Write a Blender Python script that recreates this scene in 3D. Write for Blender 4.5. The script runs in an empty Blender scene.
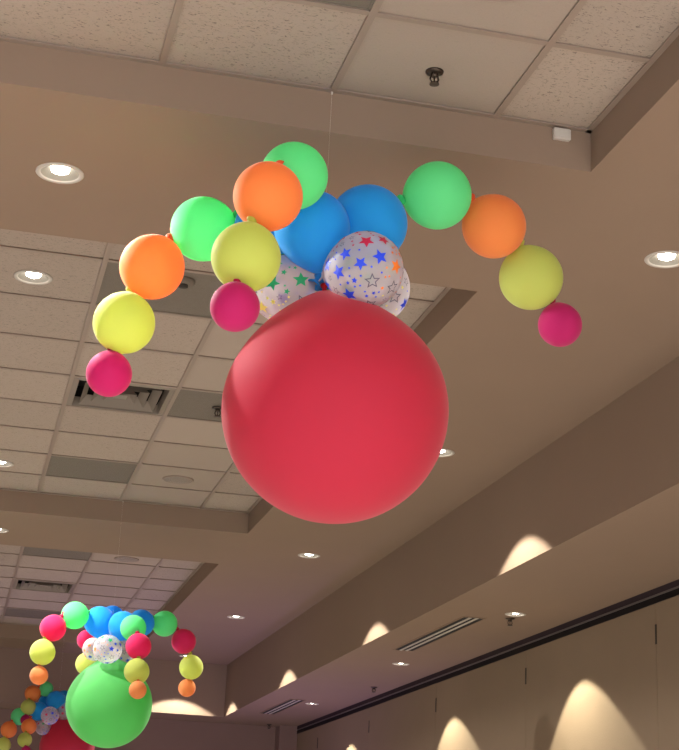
import bpy, bmesh, math, random
from math import pi, sin, cos, radians
from mathutils import Vector, Matrix
random.seed(7)
scene = bpy.context.scene
COL = scene.collection

# ------------------------------------------------------------------ helpers
def link(o):
    COL.objects.link(o); return o
def tag(o, label=None, cat=None, group=None, kind=None):
    if label: o['label'] = label
    if cat: o['category'] = cat
    if group: o['group'] = group
    if kind: o['kind'] = kind
    return o
def thing(name, label, cat, loc=(0, 0, 0), group=None):
    o = link(bpy.data.objects.new(name, None)); o.location = loc
    o.empty_display_size = .05
    return tag(o, label, cat, group)
def build(name, bm, mats, parent=None, smooth=False):
    bmesh.ops.recalc_face_normals(bm, faces=bm.faces)
    me = bpy.data.meshes.new(name)
    bm.to_mesh(me); bm.free()
    for m in (mats if isinstance(mats, (list, tuple)) else [mats]): me.materials.append(m)
    if smooth:
        for p in me.polygons: p.use_smooth = True
    o = link(bpy.data.objects.new(name, me))
    if parent: o.parent = parent
    return o
def box(bm, x0, x1, y0, y1, z0, z1, mi=0):
    v = [bm.verts.new((x, y, z)) for z in (z0, z1) for y in (y0, y1) for x in (x0, x1)]
    for f in ((0, 1, 3, 2), (4, 6, 7, 5), (0, 4, 5, 1), (2, 3, 7, 6), (0, 2, 6, 4), (1, 5, 7, 3)):
        bm.faces.new([v[i] for i in f]).material_index = mi
def quad(bm, pts, mi=0):
    f = bm.faces.new([bm.verts.new(p) for p in pts]); f.material_index = mi; return f
def lathe(bm, prof, seg=32, cap0=False, cap1=False, mi=0, mat=None):
    """prof: list of (radius, z)"""
    rings = []
    for r, z in prof:
        ring = []
        if r < 1e-6:
            p = Vector((0, 0, z)); ring = [bm.verts.new(mat @ p if mat else p)]
        else:
            for k in range(seg):
                a = 2*pi*k/seg; p = Vector((r*cos(a), r*sin(a), z))
                ring.append(bm.verts.new(mat @ p if mat else p))
        rings.append(ring)
    for a, b in zip(rings, rings[1:]):
        for k in range(seg):
            k2 = (k+1) % seg
            if len(a) == 1 and len(b) == 1: continue
            if len(a) == 1: f = bm.faces.new((a[0], b[k2], b[k]))
            elif len(b) == 1: f = bm.faces.new((a[k], a[k2], b[0]))
            else: f = bm.faces.new((a[k], a[k2], b[k2], b[k]))
            f.material_index = mi
    if cap0 and len(rings[0]) > 1: bm.faces.new(rings[0]).material_index = mi
    if cap1 and len(rings[-1]) > 1: bm.faces.new(rings[-1]).material_index = mi
def tube(bm, p0, p1, r, seg=8, mi=0):
    p0, p1 = Vector(p0), Vector(p1); d = p1-p0
    M = Matrix.Translation(p0) @ d.to_track_quat('Z', 'Y').to_matrix().to_4x4()
    lathe(bm, [(r, 0), (r, d.length)], seg, True, True, mi, M)
def sheet(bm, outline, holes, z):
    """flat face with holes: outline (x0,x1,y0,y1); holes: list of point lists"""
    loops = [[(outline[0], outline[2]), (outline[1], outline[2]), (outline[1], outline[3]), (outline[0], outline[3])]] + holes
    es = []
    for lp in loops:
        vs = [bm.verts.new((x, y, z)) for x, y in lp]
        es += [bm.edges.new((vs[i], vs[(i+1) % len(vs)])) for i in range(len(vs))]
    bmesh.ops.triangle_fill(bm, edges=es, use_beauty=True)
def circ(x, y, r, n=28): return [(x+r*cos(2*pi*k/n), y+r*sin(2*pi*k/n)) for k in range(n)]
def rect(x0, x1, y0, y1): return [(x0, y0), (x1, y0), (x1, y1), (x0, y1)]

# ---------------------------------------------------------------- materials
def new_mat(name):
    m = bpy.data.materials.new(name); m.use_nodes = True
    nt = m.node_tree; nt.nodes.clear()
    out = nt.nodes.new('ShaderNodeOutputMaterial')
    return m, nt, out
def N(nt, t, **kw):
    n = nt.nodes.new(t)
    for k, v in kw.items():
        if k.startswith('i_'): n.inputs[k[2:].replace('_', ' ')].default_value = v
        else: setattr(n, k, v)
    return n
def math_n(nt, op, a, b=None, c=None):
    n = nt.nodes.new('ShaderNodeMath'); n.operation = op
    for i, x in enumerate((a, b, c)):
        if x is None: continue
        if isinstance(x, (int, float)): n.inputs[i].default_value = x
        else: nt.links.new(x, n.inputs[i])
    return n.outputs[0]
def plain(name, col, rough=.6, metal=0, spec=.3, noise=0, scale=8, bump=0):
    m, nt, out = new_mat(name)
    p = N(nt, 'ShaderNodeBsdfPrincipled'); p.inputs['Base Color'].default_value = (*col, 1)
    p.inputs['Roughness'].default_value = rough; p.inputs['Metallic'].default_value = metal
    p.inputs['Specular IOR Level'].default_value = spec
    tc = N(nt, 'ShaderNodeTexCoord')
    nz = N(nt, 'ShaderNodeTexNoise'); nz.inputs['Scale'].default_value = scale; nz.inputs['Detail'].default_value = 5
    nt.links.new(tc.outputs['Object'], nz.inputs['Vector'])
    if noise:
        mx = N(nt, 'ShaderNodeMix', data_type='RGBA')
        mx.inputs[6].default_value = (*[c*(1-noise) for c in col], 1); mx.inputs[7].default_value = (*[min(1, c*(1+noise)) for c in col], 1)
        nt.links.new(nz.outputs['Fac'], mx.inputs[0]); nt.links.new(mx.outputs[2], p.inputs['Base Color'])
    if bump:
        n2 = N(nt, 'ShaderNodeTexNoise'); n2.inputs['Scale'].default_value = scale*22; n2.inputs['Detail'].default_value = 3
        nt.links.new(tc.outputs['Object'], n2.inputs['Vector'])
        b = N(nt, 'ShaderNodeBump'); b.inputs['Strength'].default_value = bump; b.inputs['Distance'].default_value = .004
        nt.links.new(n2.outputs['Fac'], b.inputs['Height']); nt.links.new(b.outputs[0], p.inputs['Normal'])
    nt.links.new(p.outputs[0], out.inputs[0]); return m
def emit(name, col, s):
    m, nt, out = new_mat(name)
    e = N(nt, 'ShaderNodeEmission'); e.inputs[0].default_value = (*col, 1); e.inputs[1].default_value = s
    nt.links.new(e.outputs[0], out.inputs[0]); return m

PITCH = .6096
XR = 2.049                       # right side of every coffer
X0T = XR-.3713                   # last main runner before the right side
Y0T = 4.318                      # last cross tee of the nearest coffer
PER = 6.7066                     # coffer spacing along the hall
XL = XR-.3713-7*PITCH-.3713      # left side of every coffer

def tile_mat(cx, y0):
    """mineral fibre tiles: per-tile tone, smooth tiles in one column, fissured in the rest"""
    m, nt, out = new_mat('mineral_fibre_tile')
    L = nt.links.new
    p = N(nt, 'ShaderNodeBsdfPrincipled'); p.inputs['Roughness'].default_value = .9; p.inputs['Specular IOR Level'].default_value = .1
    tc = N(nt, 'ShaderNodeTexCoord'); sp = N(nt, 'ShaderNodeSeparateXYZ'); L(tc.outputs['Object'], sp.inputs[0])
    ix = math_n(nt, 'FLOOR', math_n(nt, 'DIVIDE', math_n(nt, 'SUBTRACT', sp.outputs[0], cx), PITCH))
    iy = math_n(nt, 'FLOOR', math_n(nt, 'DIVIDE', math_n(nt, 'SUBTRACT', sp.outputs[1], y0), PITCH))
    cb = N(nt, 'ShaderNodeCombineXYZ'); L(ix, cb.inputs[0]); L(iy, cb.inputs[1])
    wn = N(nt, 'ShaderNodeTexWhiteNoise'); wn.noise_dimensions = '3D'; L(cb.outputs[0], wn.inputs[0])
    smooth = math_n(nt, 'COMPARE', ix, -1.0, .1)
    rough = math_n(nt, 'SUBTRACT', 1.0, math_n(nt, 'MULTIPLY', smooth, .85))
    mp = N(nt, 'ShaderNodeMapping'); mp.inputs['Scale'].default_value = (1, 2.4, 1); L(tc.outputs['Object'], mp.inputs[0])
    add = N(nt, 'ShaderNodeVectorMath', operation='MULTIPLY_ADD'); L(wn.outputs['Color'], add.inputs[0]); add.inputs[1].default_value = (9, 9, 9); L(mp.outputs[0], add.inputs[2])
    nz = N(nt, 'ShaderNodeTexNoise'); nz.inputs['Scale'].default_value = 62; nz.inputs['Detail'].default_value = 2.5; nz.inputs['Roughness'].default_value = .55; nz.inputs['Distortion'].default_value = 1.2; L(add.outputs[0], nz.inputs[0])
    cr = N(nt, 'ShaderNodeValToRGB'); cr.color_ramp.elements[0].position = .32; cr.color_ramp.elements[1].position = .40
    cr.color_ramp.elements[0].color = (1, 1, 1, 1); cr.color_ramp.elements[1].color = (0, 0, 0, 1); L(nz.outputs['Fac'], cr.inputs[0])
    fis = math_n(nt, 'MULTIPLY', cr.outputs[0], rough)
    base = math_n(nt, 'MULTIPLY_ADD', wn.outputs['Value'], .10, .62)
    fine = N(nt, 'ShaderNodeTexNoise'); fine.inputs['Scale'].default_value = 160; L(tc.outputs['Object'], fine.inputs[0])
    base = math_n(nt, 'ADD', base, math_n(nt, 'MULTIPLY', math_n(nt, 'SUBTRACT', fine.outputs['Fac'], .5), .08))
    val = math_n(nt, 'MULTIPLY', base, math_n(nt, 'SUBTRACT', 1.0, math_n(nt, 'MULTIPLY', fis, .5)))
    mx = N(nt, 'ShaderNodeVectorMath', operation='SCALE'); mx.inputs[0].default_value = TILE_TINT; L(val, mx.inputs[3])
    L(mx.outputs[0], p.inputs['Base Color'])
    b = N(nt, 'ShaderNodeBump'); b.inputs['Strength'].default_value = .5; b.inputs['Distance'].default_value = .003; b.invert = True
    L(fis, b.inputs['Height']); L(b.outputs[0], p.inputs['Normal'])
    L(p.outputs[0], out.inputs[0]); return m

def latex(name, col, trans=.5):
    m, nt, out = new_mat(name); L = nt.links.new
    p = N(nt, 'ShaderNodeBsdfPrincipled'); p.inputs['Base Color'].default_value = (*col, 1)
    p.inputs['Roughness'].default_value = .65; p.inputs['Specular IOR Level'].default_value = .12
    p.inputs['Sheen Weight'].default_value = .3; p.inputs['Sheen Roughness'].default_value = .4
    t = N(nt, 'ShaderNodeBsdfTranslucent'); t.inputs[0].default_value = (*col, 1)
    mx = N(nt, 'ShaderNodeMixShader'); mx.inputs[0].default_value = trans
    tc = N(nt, 'ShaderNodeTexCoord'); nz = N(nt, 'ShaderNodeTexNoise'); nz.inputs['Scale'].default_value = 3
    L(tc.outputs['Object'], nz.inputs[0])
    b = N(nt, 'ShaderNodeBump'); b.inputs['Strength'].default_value = .03; b.inputs['Distance'].default_value = .01
    L(nz.outputs['Fac'], b.inputs['Height']); L(b.outputs[0], p.inputs['Normal'])
    L(p.outputs[0], mx.inputs[1]); L(t.outputs[0], mx.inputs[2]); L(mx.outputs[0], out.inputs[0]); return m
def clear_latex(name, col):
    m, nt, out = new_mat(name); L = nt.links.new
    p = N(nt, 'ShaderNodeBsdfPrincipled'); p.inputs['Base Color'].default_value = (*col, 1); p.inputs['Roughness'].default_value = .5; p.inputs['Specular IOR Level'].default_value = .3
    tl = N(nt, 'ShaderNodeBsdfTranslucent'); tl.inputs[0].default_value = (*col, 1)
    m1 = N(nt, 'ShaderNodeMixShader'); m1.inputs[0].default_value = .35; L(p.outputs[0], m1.inputs[1]); L(tl.outputs[0], m1.inputs[2])
    tr = N(nt, 'ShaderNodeBsdfTransparent'); tr.inputs[0].default_value = (.97, .97, .97, 1)
    lw = N(nt, 'ShaderNodeLayerWeight'); lw.inputs[0].default_value = .35
    fac = math_n(nt, 'MULTIPLY_ADD', lw.outputs['Facing'], .42, .36)
    mx = N(nt, 'ShaderNodeMixShader'); L(fac, mx.inputs[0]); L(tr.outputs[0], mx.inputs[1]); L(m1.outputs[0], mx.inputs[2])
    L(mx.outputs[0], out.inputs[0]); return m

SOFFIT = (.235, .165, .118)
TILE_TINT = (.51, .415, .34)
M = {}
M['soffit'] = plain('beige_ceiling_paint', SOFFIT, .85, spec=.15, noise=.04, scale=2, bump=.12)
M['fascia'] = plain('beige_bulkhead_paint', SOFFIT, .85, spec=.15, noise=.04, scale=2, bump=.12)
M['partition'] = plain('tan_wall_fabric', (.225, .165, .112), .9, spec=.1, noise=.05, scale=3, bump=.25)
M['backwall'] = plain('brown_wall_fabric', (.22, .145, .125), .9, spec=.1, noise=.05, scale=3, bump=.2)
M['floor'] = plain('patterned_carpet', (.50, .47, .43), .95, spec=.1, noise=.3, scale=5, bump=.5)
M['tee'] = plain('white_grid_metal', (.25, .19, .15), .5, spec=.3, noise=.03)
M['white'] = plain('white_painted_metal', (.45, .41, .36), .45, noise=.03)
M['louvre'] = plain('beige_louvre_metal', (.20, .165, .13), .5, noise=.04)
M['offwhite'] = plain('white_plastic', (.48, .43, .38), .5, noise=.02)
M['grille'] = plain('perforated_return_panel', (.155, .130, .102), .7, noise=.08, scale=30, bump=.6)
M['dark'] = plain('dark_duct', (.012, .011, .010), .8)
M['black'] = plain('black_track_paint', (.006, .005, .006), .55, spec=.12)
M['reveal'] = plain('dark_brown_reveal', (.030, .020, .026), .6, spec=.15)
M['rail'] = plain('grey_track_rail', (.16, .14, .14), .4, metal=.6)
M['seam'] = plain('dark_panel_seam', (.035, .027, .02), .8)
M['brass'] = plain('dark_bronze_sprinkler', (.06, .045, .035), .35, metal=.8, noise=.2)
M['spk'] = plain('speaker_grille_metal', (.24, .20, .165), .5, noise=.06, scale=200, bump=.4)
M['line'] = plain('clear_fishing_line', (.75, .68, .6), .3)
M['reflector'] = plain('downlight_reflector', (.17, .155, .13), .35, spec=.5, noise=.02)
M['lens'] = emit('lit_lamp_lens', (1.0, .94, .84), 18)
BAL = dict(green=(.20, .90, .37), orange=(.95, .35, .10), yellow=(.64, .70, .175), pink=(.60, .032, .19), peach=(.80, .34, .12),
           hotpink=(.80, .04, .18), blue=(.035, .46, .95), red=(.63, .050, .095), lime=(.155, .62, .175))
for k, c in BAL.items(): M[k] = latex(k+'_latex', c)
KNOT = dict(green=(.03, .50, .14), orange=(.75, .10, .03), yellow=(.52, .48, .07), pink=(.45, .012, .06), peach=(.65, .16, .04),
            hotpink=(.50, .015, .06), blue=(.02, .22, .60), red=(.55, .02, .03), lime=(.05, .42, .06))
for k, c in KNOT.items(): M[k+'_knot'] = latex(k+'_knot_latex', c, .15)
M['clear'] = clear_latex('clear_latex', (.80, .74, .77))
M['clear_knot'] = plain('clear_knot_latex', (.55, .5, .5), .4)
STARC = dict(blue=(.02, .06, .72), red=(.55, .02, .07), orange=(.85, .20, .03), green=(.01, .33, .12), yellow=(.72, .66, .12), grey=(.10, .09, .13))
for k, c in STARC.items(): M['star_'+k] = plain(k+'_star_ink', c, .5)

# ------------------------------------------------------------------ setting
H, T, Lz = 4.1166, 4.2753, 3.489     # soffit, tile and low perimeter ceiling heights
XF, XW, YF, YB = 3.245, 4.288, 19.204, 20.02
XA, YA = -6.5, -2.2
coffers = [(-.553+PER*n, 4.868+PER*n) for n in range(3)]
downs = [(.174, 5.526), (.20, 12.29), (2.662, 5.535), (2.70, 8.78), (2.668, 12.182), (2.682, 15.526), (2.66, 18.68)]
tile_downs = [(.152, 7.10), (.150, 10.80)]
low_downs = [(3.83, 10.53), (3.83, 13.47), (3.86, 17.1)]
DR = .074

bm = bmesh.new()
sheet(bm, (XA, XF, YA, YF), [rect(XL, XR, a, b) for a, b in coffers]+[circ(x, y, DR) for x, y in downs], H)
for a, b in coffers:
    pts = rect(XL, XR, a, b)
    for i in range(4):
        p, q = pts[i], pts[(i+1) % 4]
        quad(bm, [(*p, H), (*q, H), (*q, T+.02), (*p, T+.02)])
tag(build('ceiling', bm, M['soffit']), 'beige painted main ceiling with three recessed rectangular coffers', 'ceiling', kind='structure')

grilles = [(0, Y0T-PITCH), (0, 6.757), (0, 10.414), (0, 6.757+PER), (0, 10.414+PER), (1, 8.586)]
vents = [8.586, 8.586+PER]
XAcol = X0T-2*PITCH                     # left side of the column that holds grilles and vents
ordinal = ['nearest', 'middle', 'farthest']
for n, (a, b) in enumerate(coffers):
    holes = [circ(x, y, DR) for x, y in tile_downs if a < y < b]
    holes += [rect(XAcol+.04, XAcol+PITCH-.04, y+.04, y+PITCH-.04) for y in vents if a < y < b]
    bm = bmesh.new(); sheet(bm, (XL, XR, a, b), holes, T+.006)
    tag(build('ceiling', bm, tile_mat(X0T, Y0T+PER*n-20*PITCH)), 'speckled square acoustic tiles inside the %s ceiling coffer' % ordinal[n], 'ceiling tiles', kind='structure')
    bm = bmesh.new(); w = .0125
    ys = [Y0T+PER*n-PITCH*k for k in range(9) if Y0T+PER*n-PITCH*k > a+.03]
    for k in range(8):
        x = X0T-k*PITCH; box(bm, x-w, x+w, a, b, T-.002, T+.005)
    for y in ys: box(bm, XL, XR, y-w, y+w, T-.0015, T+.0045)
    for (x0, x1, y0, y1) in ((XL, XR, b-.022, b), (XL, XR, a, a+.022), (XR-.022, XR, a, b), (XL, XL+.022, a, b)):
        box(bm, x0, x1, y0, y1, T-.003, T+.004)
    tag(build('trim_%d' % (n+1), bm, M['tee']), 'pale metal grid carrying the tiles of the %s coffer' % ordinal[n], 'ceiling grid', kind='structure')

bm = bmesh.new()
quad(bm, [(XF, YA, H), (XF, YF, H), (XF, YF, Lz), (XF, YA, Lz)])
tag(build('wall_upper_right', bm, M['fascia']), 'beige bulkhead face stepping down along the right side', 'wall', kind='structure')
bm = bmesh.new()
quad(bm, [(XA, YF, H), (XF, YF, H), (XF, YF, Lz), (XA, YF, Lz)])
tag(build('wall_upper_back', bm, M['fascia']), 'beige bulkhead face across the far end of the hall', 'wall', kind='structure')
bm = bmesh.new()
sheet(bm, (XF, XW, YA, YB), [circ(x, y, DR) for x, y in low_downs], Lz)
quad(bm, [(XA, YF, Lz), (XF, YF, Lz), (XF, YB, Lz), (XA, YB, Lz)])
tag(build('ceiling_lower', bm, M['soffit']), 'lower beige ceiling strip running along right wall and far end', 'ceiling', kind='structure')
bm = bmesh.new(); box(bm, XA, XW+.3, YB, YB+.1, 0, Lz+.05)
tag(build('wall_back', bm, M['backwall']), 'brown wall at the far end below the lower ceiling', 'wall', kind='structure')
bm = bmesh.new(); box(bm, 4.06, XW+.02, 19.75, YB, 0, Lz)
tag(build('wall_pilaster', bm, M['backwall']), 'narrow brown pier in the far right corner', 'wall', kind='structure')
bm = bmesh.new(); box(bm, XA-.1, XA, YA, YB, 0, H)
tag(build('wall_left', bm, M['backwall']), 'brown wall on the left side out of view', 'wall', kind='structure')
bm = bmesh.new(); box(bm, XA, XW+.3, -10, YB, -.1, 0)
tag(build('floor', bm, M['floor']), 'brown carpeted hall floor', 'floor', kind='structure')

# partition wall: panels with hairline joints, dark slots at the joints
wr = tag(link(bpy.data.objects.new('wall_right', None)), 'tan folding partition wall with narrow panel joints', 'wall', kind='structure')
wr.location = (XW, 9, 0)
seams = [YA, -.17, 2.17, 4.51, 6.85, 9.195, 11.542, 13.87, 16.225, 18.588, 19.76]
for a, b in zip(seams, seams[1:]):
    bm = bmesh.new(); box(bm, 0, .09, a+.002-9, b-.002-9, 0, Lz-.09)
    build('panel', bm, M['partition'], wr)
for y in seams[5:10]:
    bm = bmesh.new(); box(bm, -.004, .03, y-.009-9, y+.009-9, 1.6+1.535, 1.6+1.66)
    build('joint_slot', bm, M['seam'], wr)
bm = bmesh.new(); box(bm, .085, .12, YA-9, 19.76-9, 0, Lz)
build('backing', bm, M['seam'], wr)
tr = tag(link(bpy.data.objects.new('trim_4', None)), 'black partition track along the top of the right wall', 'track', kind='structure')
tr.location = (XW, 9, Lz)
bm = bmesh.new(); box(bm, -.006, .1, YA-9, 19.75-9, -.095, -.048)
build('track_housing', bm, M['black'], tr)
bm = bmesh.new(); box(bm, -.006, .1, YA-9, 19.75-9, -.048, .001)
build('track_reveal', bm, M['reveal'], tr)
bm = bmesh.new(); box(bm, -.014, -.006, YA-9, 19.75-9, -.054, -.043)
build('rail', bm, M['rail'], tr)

# ----------------------------------------------------------------- fixtures
def downlight(x, y, z, label, group, R=.09):
    t = thing('downlight', label, 'downlight', (x, y, z), group)
    k = R/.09
    bm = bmesh.new(); lathe(bm, [(.071*k, .004), (.074*k, -.004), (.088*k, -.005), (.091*k, -.002), (.091*k, .0)], 40)
    build('trim_ring', bm, M['white'], t, True)
    bm = bmesh.new(); lathe(bm, [(.0725*k, .0), (.066*k, .008), (.050*k, .018), (.036*k, .022)], 40)
    rf = build('reflector', bm, M['reflector'], t, True)
    bm = bmesh.new(); lathe(bm, [(.0365*k, .022), (.034*k, .008), (.022*k, .002), (.0, .0)], 32)
    build('lens', bm, M['lens'], rf, True)
    return t
def spot(x, y, z, power, cone, blend, col=(1, .87, .70), r=.022, aim=None):
    d = bpy.data.lights.new('downlight_or_fill_beam', 'SPOT'); d.energy = power; d.spot_size = radians(cone); d.spot_blend = blend
    d.color = col; d.shadow_soft_size = r
    o = link(bpy.data.objects.new('downlight_or_fill_beam', d)); o.location = (x, y, z)
    if aim: o.rotation_euler = (Vector(aim)-Vector((x, y, z))).to_track_quat('-Z', 'Y').to_euler()
    return o
G = 'recessed round downlights'
main_lab = ['recessed downlight in the soffit beyond the nearest coffer, at left', 'recessed downlight at the left edge between middle and far coffers',
            'recessed downlight at the right edge of the photo', 'recessed downlight peeking out from behind the giant red balloon',
            'recessed downlight in main ceiling below the giant red balloon', 'recessed downlight in main ceiling right of the far green cluster',
            'recessed downlight nearest the far end, behind the far balloon cluster']
for (x, y), lb in zip(downs, main_lab):
    downlight(x, y, H, lb, G)
    if x < 1: spot(x, y, H-.012, 130, 130, .3, (1, .96, .92), .025)
    else: spot(x, y, H-.012, 230, 100, .10, (1, .95, .83))
for (x, y), lb in zip(tile_downs, ['recessed downlight in a tile of the middle coffer, left of the near cluster', 'recessed downlight in a far tile of the middle coffer, cut by the left edge']):
    downlight(x, y, T+.004, lb, G)
    spot(x, y, T-.01, 260, 120, .3, (1, .96, .92), .03)
for (x, y), lb in zip(low_downs, ['recessed downlight in the lower ceiling nearest the camera, beside a sprinkler', 'middle recessed downlight of the lower ceiling, right of the slotted vent', 'farthest recessed downlight of the lower ceiling, beside the small vent']):
    downlight(x, y, Lz, lb, G, .075)
    spot(x, y, Lz-.012, 190, 90, .10, (1, .96, .76), aim=(x+.05, y-.5, 0))

# downlight rows carried on unseen: beams without fixtures, added to brighten the hall
spot(-.3, 5.5, H-.012, 300, 160, .1, (1, .96, .92), .03)  # added unseen lamp, placed to make the lit patch on the giant red balloon
spot(-1.1, 12.3, H-.012, 420, 160, .1, (1, .96, .92), .03)  # another unseen lamp, added to light the green cluster from the left
for x in (-4.83, -2.33):
    for y in (-1.15, 2.18, 5.53, 8.86): spot(x, y, H-.012, 150, 120, .3, (1, .97, .95), .03)
for x, y in ((-4.83, 12.2), (-2.33, 12.2), (-4.83, 15.5), (-2.33, 15.5), (-2.33, 17.9)): spot(x, y, H-.012, 260, 120, .3, (1, .97, .97), .03)
for y in (-1.15, 2.18): spot(2.66, y, H-.012, 1500, 120, .3, (1, .97, .95), .03)
spot(.17, -1.15, H-.012, 600, 120, .3, (1, .97, .95), .03)

def sprinkler(x, y, z, label, s=1.0):
    t = thing('fire_sprinkler', label, 'sprinkler', (x, y, z), 'pendent fire sprinklers')
    bm = bmesh.new(); lathe(bm, [(.0, .001), (.036*s, .001), (.034*s, -.005), (.018*s, -.012), (.012*s, -.008)], 28)
    build('escutcheon', bm, M['tee'] if s > 1.05 else M['brass'], t, True)
    bm = bmesh.new(); lathe(bm, [(.015*s, 0), (.015*s, -.018*s), (.010*s, -.024*s), (.0, -.024*s)], 20)
    for sx in (-1, 1):
        tube(bm, (sx*.012*s, 0, -.018*s), (sx*.017*s, 0, -.034*s), .0034*s); tube(bm, (sx*.017*s, 0, -.034*s), (sx*.005*s, 0, -.052*s), .0034*s)
    tube(bm, (0, 0, -.02*s), (0, 0, -.05*s), .0035*s)
    fr = build('frame', bm, M['brass'], t)
    bm = bmesh.new(); lathe(bm, [(.0, -.050*s), (.019*s, -.051*s), (.019*s, -.055*s), (.0, -.056*s)], 20)
    build('deflector', bm, M['brass'], fr)
sprinkler(1.372, 4.625, T+.006, 'dark sprinkler on the smooth tile of the nearest coffer', .9)
sprinkler(1.348, 8.891, T, 'dark sprinkler in the middle coffer, left of the giant red balloon')
sprinkler(3.858, 10.72, Lz, 'sprinkler just below the nearest lower ceiling downlight')
sprinkler(4.064, 15.245, Lz, 'sprinkler in the lower ceiling beside the black track')
sprinkler(3.92, 19.75, Lz, 'sprinkler at the far right corner of the lower ceiling')

def speaker(x, y, label, R=.11):
    t = thing('ceiling_speaker', label, 'speaker', (x, y, T+.006), 'round ceiling speakers')
    bm = bmesh.new(); lathe(bm, [(R, 0), (R, -.006), (R-.008, -.009), (R-.012, -.006)], 40)
    build('rim', bm, M['tee'], t, True)
    bm = bmesh.new(); lathe(bm, [(R-.012, -.006), (R*.5, -.009), (.0, -.010)], 40)
    build('grille', bm, M['spk'], t, True)
speaker(1.40, 4.02, 'round speaker grille at the top edge of the nearest coffer')
speaker(1.382, 10.754, 'round speaker grille near the far edge of the middle coffer')
speaker(1.376, 13.85, 'round speaker grille in the farthest coffer')

glab = ['dark perforated return panel at the top edge of the photo', 'dark return panel behind the left arm of the near cluster', 'dark return panel near the far edge of the middle coffer',
        'dark return panel at the near edge of the farthest coffer', 'dark return panel deepest in the farthest coffer', 'dark return panel holding a sprinkler, left of the giant red balloon']
for (c, y), lb in zip(grilles, glab):
    x0 = XAcol+c*PITCH
    t = thing('return_grille', lb, 'air grille', (x0, y, T+.004), 'perforated ceiling return panels')
    bm = bmesh.new(); a, b = .0125, PITCH-.0125
    quad(bm, [(a, a, 0), (b, a, 0), (b, b, 0), (a, b, 0)])
    build('perforated_panel', bm, M['grille'], t)
    bm = bmesh.new()
    for r in ((a, b, a, a+.008), (a, b, b-.008, b), (a, a+.008, a, b), (b-.008, b, a, b)): box(bm, *r, -.003, 0)
    build('edge_frame', bm, M['grille'], t)
t = thing('round_ceiling_fitting', 'dark round fitting on the return panel behind the left arm', 'round_fitting', (.84, 6.89, T+.003))  # dark round fitting of unknown kind
bm = bmesh.new(); lathe(bm, [(.055, 0), (.055, -.012), (.045, -.022), (.0, -.024)], 28)
build('housing', bm, M['grille'], t, True)
bm = bmesh.new(); lathe(bm, [(.022, -.02), (.022, -.034), (.0, -.036)], 20)
build('centre_cap', bm, M['seam'], t, True)

for y, lb in zip(vents, ['square louvred air diffuser in the middle coffer behind a pink balloon', 'square louvred air diffuser in the farthest coffer']):
    t = thing('air_diffuser', lb, 'air vent', (XAcol+PITCH/2, y+PITCH/2, T), 'square ceiling air diffusers')
    def sq(h, z): return [(-h, -h, z), (h, -h, z), (h, h, z), (-h, h, z)]
    def frus(bm, h0, z0, h1, z1):
        A, B = [bm.verts.new(p) for p in sq(h0, z0)], [bm.verts.new(p) for p in sq(h1, z1)]
        for i in range(4): bm.faces.new((A[i], A[(i+1) % 4], B[(i+1) % 4], B[i]))
    bm = bmesh.new(); frus(bm, PITCH/2-.012, .002, PITCH/2-.045, -.004); frus(bm, PITCH/2-.045, -.004, PITCH/2-.055, .05)
    build('face_frame', bm, M['louvre'], t)
    bm = bmesh.new(); frus(bm, PITCH/2-.044, .02, PITCH/2-.044, .12); quad(bm, sq(PITCH/2-.044, .12))
    build('duct_box', bm, M['dark'], t)
    for k in range(3):
        h = .222-.066*k
        bm = bmesh.new(); frus(bm, h, -.004, h-.040, .05); frus(bm, h, -.004, h-.002, -.001)
        build('louvre', bm, M['louvre'], t)
    bm = bmesh.new(); quad(bm, sq(.04, .0))
    build('centre_plate', bm, M['louvre'], t)

def linear_vent(x0, x1, y0, y1, slots, label):
    t = thing('linear_vent', label, 'air vent', ((x0+x1)/2, (y0+y1)/2, Lz), 'slotted linear vents in the lower ceiling')
    hx, hy = (x1-x0)/2, (y1-y0)/2
    bm = bmesh.new(); box(bm, -hx, hx, -hy, hy, -.003, -.001)
    build('slot_backing', bm, M['dark'], t)
    fr = bmesh.new(); p = 2*hx/slots; e = .012
    for r in ((-hx-e, -hx, -hy-e, hy+e), (hx, hx+e, -hy-e, hy+e), (-hx, hx, -hy-e, -hy), (-hx, hx, hy, hy+e)): box(fr, *r, -.006, 0)
    build('flange', fr, M['soffit'], t)
    for k in range(1, slots):
        bm = bmesh.new(); x = -hx+p*k; box(bm, x-.010, x+.010, -hy, hy, -.007, -.002)
        build('divider_bar', bm, M['white'], t)
linear_vent(3.535, 3.69, 10.80, 12.64, 3, 'long slotted vent in the lower ceiling nearest the camera')
linear_vent(3.555, 3.71, 16.80, 18.46, 3, 'long slotted vent near the far end of the lower ceiling')

t = thing('wall_box', 'small white box under the tiles at the nearest coffer corner', 'sensor box', (1.931, 4.868, T-.032))
bm = bmesh.new(); box(bm, -.033, .033, -.022, 0, -.022, .022)
bmesh.ops.bevel(bm, geom=bm.edges[:], offset=.003, segments=2, affect='EDGES')
build('casing', bm, M['offwhite'], t)
bm = bmesh.new(); box(bm, -.027, .027, -.0235, -.022, -.017, .017)
build('cover_plate', bm, M['white'], t)

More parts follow.
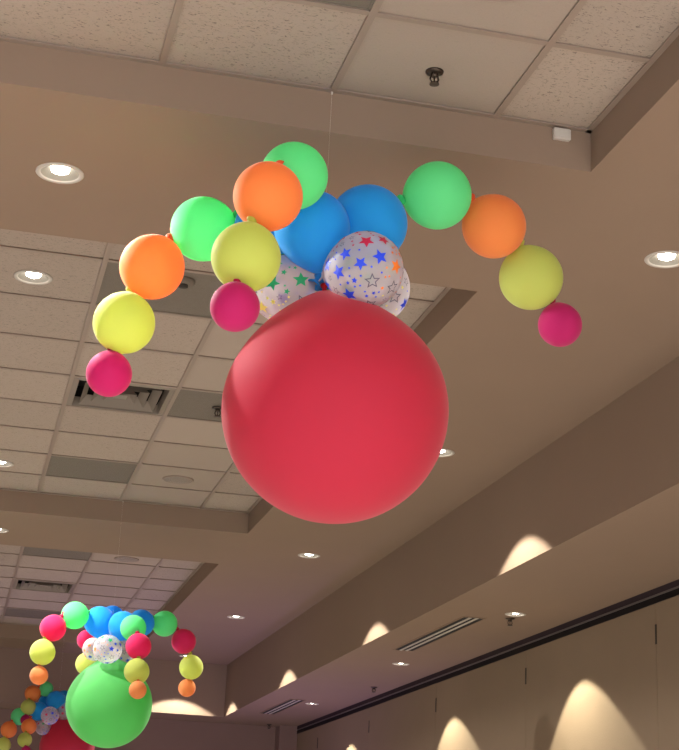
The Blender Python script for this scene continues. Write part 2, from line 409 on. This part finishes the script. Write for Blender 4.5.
# ----------------------------------------------------------------- balloons
def profile(kd, n=40, giant=False):
    """(radius, z) of a balloon of radius 1 whose neck sits at z=0 and centre at z=kd"""
    pr = []
    for i in range(n+1):
        a = pi*i/n
        if a <= pi/2: r, z = sin(a), kd+cos(a)
        else:
            q = (a-pi/2)/(pi/2)
            z = kd+cos(a)*(1+(kd-1.05)*q*q)
            r = sin(a)*(1-.10*(kd-1.05)*2*q*(1-q)) + .05*math.exp(-((pi-a)/.22)**2)
        if giant: r *= 1-.30*(max(0, 1.4-(pi-a))/1.4)**2
        pr.append((r if i else 0.0, z))
    return pr
def pos_on(pr, a, phi, lift=1.0):
    x = a/pi*(len(pr)-1); i = min(int(x), len(pr)-2); f = x-i
    r = pr[i][0]*(1-f)+pr[i+1][0]*f; z = pr[i][1]*(1-f)+pr[i+1][1]*f
    return Vector((r*lift*cos(phi), r*lift*sin(phi), z+(lift-1)*cos(a)))
def body_mesh(kd, seg=56, giant=False):
    bm = bmesh.new(); lathe(bm, profile(kd, 64 if giant else 40, giant), seg, False, True); return bm
def knot_mesh(k):
    bm = bmesh.new()
    lathe(bm, [(.055*k, .09*k), (.048*k, .03*k), (.075*k, .0), (.088*k, -.03*k), (.075*k, -.065*k), (.045*k, -.085*k), (.05*k, -.11*k), (.085*k, -.15*k), (.095*k, -.165*k), (.085*k, -.172*k), (.03*k, -.13*k)], 20)
    return bm
_cache = {}
def balloon(col, centre, R, toward, label, group, kd=None, giant=False):
    """toward: point the knot is tied to"""
    c = Vector(centre); ax = c-Vector(toward)
    if kd is None: kd = 1.10
    kd = round(kd*20)/20
    ax.normalize()
    kk = .42 if giant else 2.1
    key = (col, kd, giant)
    name = 'giant_balloon' if giant else ('star_balloon' if col == 'clear' else 'balloon')
    if key not in _cache:
        root = link(bpy.data.objects.new(name, None)); root.empty_display_size = .3
        b = build('body', body_mesh(kd, 96 if giant else 56, giant), M[col], root, True)
        k = build('knot', knot_mesh(kk), M[col+'_knot'], root, True)
        _cache[key] = root; parts = [b, k]
    else:
        src = _cache[key]; root = link(src.copy())
        for ch in list(src.children):
            if ch.name.startswith('star_print'): continue
            d = link(ch.copy()); d.parent = root
    root.location = c-ax*kd*R; root.scale = (R, R, R)
    root.rotation_mode = 'QUATERNION'; root.rotation_quaternion = ax.to_track_quat('Z', 'Y')
    root['label'] = label; root['category'] = 'balloon'
    root['group'] = group
    return root
CSET = ['blue', 'red', 'orange', 'green', 'yellow']
def star_print(root, kd, seed, patches):
    """printed stars; patches = [(world direction, colour)], each star takes the nearest patch's colour"""
    rng = random.Random(seed); kd = round(kd*20)/20; pr = profile(kd); bm = bmesh.new()
    q = root.rotation_quaternion.inverted(); loc = [((q @ Vector(d)).normalized(), c) for d, c in patches]
    names = ['blue', 'red', 'orange', 'green', 'yellow', 'grey']; placed = []
    for tries in range(2600):
        a = math.acos(rng.uniform(-.86, 1)); ph = rng.uniform(0, 2*pi)
        d = Vector((sin(a)*cos(ph), sin(a)*sin(ph), cos(a)))
        s = [.22, .19, .14, .09, .06][min(4, tries*5//1300)] if tries < 1300 else .042
        if any((d-e).length < (s+t)*1.22 for e, t in placed): continue
        placed.append((d, s)); c = max(loc, key=lambda x: x[0].dot(d))[1]
        hollow = s > .08 and rng.random() < .42
        mi = names.index('grey' if hollow else c); rot = rng.uniform(0, 2*pi)
        t1 = d.orthogonal().normalized(); t2 = d.cross(t1)
        def on(off_a, off_r, lift):
            e = (d+(t1*cos(off_a)+t2*sin(off_a))*off_r).normalized()
            return bm.verts.new(pos_on(pr, math.acos(max(-1, min(1, e.z))), math.atan2(e.y, e.x), lift))
        def ring(k):
            return [on(rot+j*pi/5, s*k*(1 if j % 2 == 0 else .45), 1.010) for j in range(10)]
        o = ring(1.0)
        if hollow:
            i = ring(.70)
            for j in range(10): bm.faces.new((o[j], o[(j+1) % 10], i[(j+1) % 10], i[j])).material_index = mi
        else:
            cv = on(0, 0, 1.012)
            for j in range(10): bm.faces.new((o[j], o[(j+1) % 10], cv)).material_index = mi
    return build('star_print', bm, [M['star_'+n] for n in names], root)
def star_copy(root, src):
    d = link(src.copy()); d.parent = root

def chain(start, items, group):
    hub = K
    """items: (colour, centre, R, label) outward from the blue balloon"""
    prev = start
    for col, c, R, lb in items:
        out = Vector((c[0]-hub[0], c[1]-hub[1], 0)).normalized()*.45+Vector((0, 0, .75))
        balloon(col, c, R, Vector(prev)+out*R, lb, group); prev = c
def dist(a, b): return (Vector(a)-Vector(b)).length
def tied(col, c, R, K, lb, group):
    kd = min(2.0, max(1.08, dist(c, K)/R)); return balloon(col, c, R, K, lb, group, kd), kd

cam = Vector((0, 0, 1.6))
right, upv, fwd = Vector((.973, -.228, 0)), Vector((-.07, -.3, .95)), Vector((-.217, -.925, -.309))
# --- nearest arrangement
g = 'balloons of the nearest cluster'
K = (1.0335, 4.7300, 3.5167)
balloon('red', (1.0982, 4.7300, 3.0600), 0.3669, (1.0497, 4.7300, 3.4270), 'giant red balloon hanging nearest the camera, its upper left brightly lit', g, 1.15, True)
tied('blue', (0.8676, 4.8700, 3.7190), 0.1161, K, 'blue balloon mostly hidden behind orange and yellow ones in near cluster', g)
tied('blue', (0.9766, 4.6600, 3.6525), 0.1251, K, 'large blue balloon at the front centre of the near cluster', g)
tied('blue', (1.1884, 4.7500, 3.7349), 0.1339, K, 'blue balloon on the near cluster beside the right arm green one', g)
r, k = tied('clear', (0.9378, 4.8500, 3.5052), 0.1213, K, 'clear balloon printed with green stars, left above the giant red one', g)
star_print(r, k, 3, [(fwd+upv*.5, 'green'), (fwd-upv, 'yellow'), (-fwd, 'blue'), (upv-right*.8, 'green'), (-right-upv*.3, 'orange')])
r, k = tied('clear', (1.1395, 4.5700, 3.4938), 0.1243, K, 'clear balloon printed with blue, red and orange stars, in front', g)
star_print(r, k, 11, [(fwd-right*.25-upv*.1, 'blue'), (fwd*.35+upv, 'red'), (fwd*.4+right, 'orange'), (-fwd, 'green'), (-upv-fwd*.3+right*.6, 'yellow')])
r, k = tied('clear', (1.2513, 4.8800, 3.5585), 0.1239, K, 'clear balloon with yellow stars peeking out behind the blue starred one', g)
star_print(r, k, 5, [(fwd, 'yellow'), (right+upv*.7, 'blue'), (-fwd, 'green')])
chain((0.8676, 4.8700, 3.7190), [('green', (0.6589, 4.9720, 3.7304), 0.1120, 'mint green balloon at the top of the near cluster left arm'),
    ('orange', (0.4967, 4.9860, 3.5722), 0.1106, 'orange balloon on the left arm between mint green and yellow'),
    ('yellow', (0.4214, 5.0090, 3.3676), 0.1043, 'yellow balloon low on the near cluster left arm above pink'),
    ('pink', (0.3880, 5.0200, 3.1863), 0.0766, 'small pink balloon at the tip of the left arm, before a ceiling diffuser')], g)
chain((0.9766, 4.6600, 3.6525), [('green', (0.8687, 4.4650, 3.7363), 0.1081, 'mint green balloon highest in the near cluster, behind an orange one'),
    ('orange', (0.7659, 4.3340, 3.5928), 0.1070, 'orange balloon in front of the highest green balloon'),
    ('yellow', (0.7104, 4.3340, 3.3837), 0.1053, 'yellow balloon under the front orange one in the near cluster'),
    ('pink', (0.6811, 4.2960, 3.2074), 0.0737, 'small pink balloon at upper left of the giant red balloon')], g)
chain((1.1884, 4.7500, 3.7349), [('green', (1.4315, 4.7500, 3.8774), 0.1174, 'mint green balloon at the top of the near cluster right arm'),
    ('orange', (1.6517, 4.7890, 3.8094), 0.1118, 'orange balloon on the right arm between mint green and yellow'),
    ('yellow', (1.8150, 4.8570, 3.6639), 0.1128, 'yellow balloon low on the right arm above the pink tip'),
    ('pink', (1.9292, 4.8710, 3.5071), 0.0774, 'small pink balloon at the far right tip of near cluster')], g)

# --- second arrangement, over the giant green balloon
g = 'balloons of the green cluster farther off'
K = (1.0802, 11.5000, 3.2164)
balloon('lime', (1.1051, 11.5000, 2.7675), 0.3085, (1.0864, 11.5000, 3.0760), 'giant green balloon in the second cluster at lower left', g, 1.15, True)
tied('blue', (0.9809, 11.4500, 3.3408), 0.1122, K, 'blue balloon leftmost on top of the green cluster', g)
tied('blue', (1.1354, 11.2800, 3.2983), 0.1059, K, 'blue balloon behind the front green one of the green cluster', g)
tied('blue', (1.3067, 11.6800, 3.3912), 0.1003, K, 'blue balloon on the green cluster beside the right arm', g)
tied('blue', (1.0984, 11.7400, 3.4280), 0.0856, K, 'blue balloon peeking up at the back of the green cluster', g)
r, k = tied('clear', (0.9767, 11.6600, 3.1713), 0.0843, K, 'pale starred balloon at the left back of the green cluster', g)
star_print(r, k, 20, [(fwd-right*.7, 'orange'), (fwd+right*.5-upv*.4, 'blue'), (upv, 'green'), (-fwd, 'yellow')])
r, k = tied('clear', (1.0405, 11.2800, 3.1273), 0.1030, K, 'clear starred balloon in front, above the giant green balloon', g)
star_print(r, k, 21, [(fwd-right*.7, 'orange'), (fwd+right*.5-upv*.4, 'blue'), (upv, 'green'), (-fwd, 'yellow')])
r, k = tied('clear', (1.1735, 11.5000, 3.1439), 0.0907, K, 'clear starred balloon right, beside the green cluster front arm', g)
star_print(r, k, 22, [(fwd-right*.7, 'orange'), (fwd+right*.5-upv*.4, 'blue'), (upv, 'green'), (-fwd, 'yellow')])
chain((0.9809, 11.4500, 3.3408), [('green', (0.7936, 11.3469, 3.3575), 0.0980, 'green balloon at the top of the green cluster left arm'),
    ('hotpink', (0.6448, 11.2860, 3.2462), 0.0934, 'pink balloon on the green cluster left arm above yellow'),
    ('yellow', (0.5880, 11.2704, 3.0688), 0.0899, 'yellow balloon on the green cluster left arm'),
    ('peach', (0.5792, 11.2704, 2.9067), 0.0643, 'small orange balloon at the tip of the green cluster left arm')], g)
chain((1.1354, 11.2800, 3.2983), [('green', (1.1888, 11.0896, 3.2613), 0.0915, 'green balloon at the front of the green cluster over pink'),
    ('hotpink', (1.2232, 10.9760, 3.1201), 0.0897, 'pink balloon on the green cluster front arm'),
    ('yellow', (1.2216, 10.9403, 2.9429), 0.0876, 'yellow balloon in front of the giant green balloon'),
    ('peach', (1.2307, 10.8692, 2.8102), 0.0608, 'small orange balloon in front of the giant green balloon')], g)
chain((1.3067, 11.6800, 3.3912), [('green', (1.4918, 11.7530, 3.4112), 0.0960, 'green balloon at the top of the green cluster right arm'),
    ('hotpink', (1.6454, 11.7530, 3.2898), 0.0923, 'pink balloon on the green cluster right arm'),
    ('yellow', (1.7174, 11.7648, 3.1044), 0.0898, 'yellow balloon on the green cluster right arm'),
    ('peach', (1.7044, 11.8162, 2.9558), 0.0651, 'small orange balloon hanging rightmost on the green cluster')], g)
chain((0.9739, 11.9500, 3.4264), [('hotpink', (0.9501, 12.0426, 3.2863), 0.0758, 'pink balloon peeking from behind at left of the green cluster'),
    ('yellow', (0.9642, 12.0592, 3.1088), 0.0831, 'yellow balloon peeking from behind at left of giant green balloon')], g)

# --- third arrangement, farthest
g = 'balloons of the farthest red cluster'
K = (1.1823, 18.2000, 3.2545)
balloon('red', (1.3229, 18.2000, 2.9502), 0.3079, (1.2175, 18.2000, 3.2581), 'farthest giant red balloon, half hidden by the giant green one', g, 1.15, True)
tied('blue', (0.9711, 18.1000, 3.3034), 0.1038, K, 'blue balloon at the left of the farthest cluster', g)
tied('blue', (1.0551, 18.3000, 3.4272), 0.0905, K, 'blue balloon next to green at top of the farthest cluster', g)
tied('blue', (1.1467, 18.1000, 3.4308), 0.1121, K, 'blue balloon at the top middle of the farthest cluster', g)
tied('blue', (1.2506, 18.3500, 3.4789), 0.1024, K, 'blue balloon of the farthest cluster beside the giant green one', g)
r, k = tied('clear', (1.0812, 17.8500, 3.2425), 0.0991, K, 'pale starred balloon in front of the farthest cluster', g)
star_print(r, k, 30, [(fwd-right*.3, 'red'), (fwd+right*.5-upv*.4, 'blue'), (upv, 'green'), (-fwd, 'orange')])
r, k = tied('clear', (1.0273, 18.0500, 3.1278), 0.0833, K, 'smaller starred balloon left of the farthest giant red one', g)
star_print(r, k, 31, [(fwd-right*.3, 'red'), (fwd+right*.5-upv*.4, 'blue'), (upv, 'green'), (-fwd, 'orange')])
r, k = tied('clear', (1.2456, 18.1000, 3.3271), 0.1008, K, 'lavender looking starred balloon beside the giant green balloon edge', g)
star_print(r, k, 32, [(fwd-right*.3, 'red'), (fwd+right*.5-upv*.4, 'blue'), (upv, 'green'), (-fwd, 'orange')])
chain((0.9711, 18.1000, 3.3034), [('green', (0.7625, 18.1000, 3.2349), 0.0956, 'green balloon at lower left behind a small pink one'),
    ('orange', (0.6607, 18.0547, 3.0810), 0.0906, 'orange balloon on the farthest cluster left arm'),
    ('yellow', (0.6202, 18.0322, 2.9117), 0.0813, 'yellow balloon cut by the lower left photo corner')], g)
chain((1.0551, 18.3000, 3.4272), [('green', (1.0252, 18.1925, 3.5660), 0.0845, 'dark green balloon highest in the farthest cluster'),
    ('orange', (0.8818, 18.1152, 3.4960), 0.0895, 'orange balloon left of the highest green one in farthest cluster'),
    ('yellow', (0.8467, 18.0450, 3.3361), 0.0856, 'yellow balloon between orange and pink in the farthest cluster'),
    ('pink', (0.8301, 18.0157, 3.1939), 0.0576, 'small pink balloon over the green one in farthest cluster')], g)
chain((0.9162, 18.0000, 3.2416), [('orange', (0.8678, 17.9055, 3.1156), 0.0846, 'orange balloon behind the small pink one in farthest cluster'),
    ('yellow', (0.8341, 17.8384, 2.9655), 0.0797, 'yellow balloon low in the farthest cluster under orange'),
    ('pink', (0.8572, 17.7781, 2.8446), 0.0543, 'pink balloon at the bottom edge of the photo')], g)

# hanging lines
for (p, q, lb) in (((1.066, 4.862, T-.003), (1.033, 4.73, 3.52), 'thin clear line holding up the nearest balloon cluster'),
                   ((1.085, 11.56, T-.003), (1.08, 11.5, 3.2164), 'thin clear line holding up the green cluster'),
                   ((1.18, 18.26, T-.003), (1.182, 18.2, 3.2546), 'thin clear line holding up the farthest cluster')):
    t = thing('hanging_line', lb, 'fishing line', p, 'lines holding the balloon clusters')
    v = Vector(q)-Vector(p)
    bm = bmesh.new(); tube(bm, (0, 0, 0), v, .00022 if p[1] < 6 else .0002, 6)
    ln = build('line', bm, M['line'], t)
    bm = bmesh.new(); box(bm, -.003, .003, -.003, .003, -.010, .002)
    build('hook', bm, M['white'], ln)

# -------------------------------------------------------------------- light
for x, y, e in ((2.6, 17.3, 120), (3.95, 15.2, 80)):
    d = bpy.data.lights.new('purple_uplight', 'SPOT'); d.energy = e; d.color = (.42, .20, 1.0); d.shadow_soft_size = .08; d.spot_size = radians(110); d.spot_blend = .8
    o = link(bpy.data.objects.new('purple_uplight', d)); o.location = (x, y, .25); o.rotation_euler = (pi, 0, 0)

w = bpy.data.worlds.new('hall'); scene.world = w; w.use_nodes = True
w.node_tree.nodes['Background'].inputs[0].default_value = (.95, .98, 1.06, 1); w.node_tree.nodes['Background'].inputs[1].default_value = 3.7

# ------------------------------------------------------------------- camera
pch, yaw, rol = .3145, .2301, .0445
fw = Vector((sin(yaw)*cos(pch), cos(yaw)*cos(pch), sin(pch))); rt = Vector((cos(yaw), -sin(yaw), 0)); up = rt.cross(fw)
r2_, u2_ = rt*cos(rol)+up*sin(rol), -rt*sin(rol)+up*cos(rol)
cd = bpy.data.cameras.new('camera'); co = link(bpy.data.objects.new('camera', cd))
mtx = Matrix((r2_, u2_, -fw)).transposed().to_4x4(); mtx.translation = cam; co.matrix_world = mtx
cd.sensor_fit = 'VERTICAL'; cd.sensor_height = 24; cd.lens = 1568/750*24; cd.clip_start = .05
scene.camera = co
vs = scene.view_settings; vs.view_transform = 'Standard'; vs.look = 'None'; vs.exposure = 0; vs.gamma = 1; vs.use_curve_mapping = False
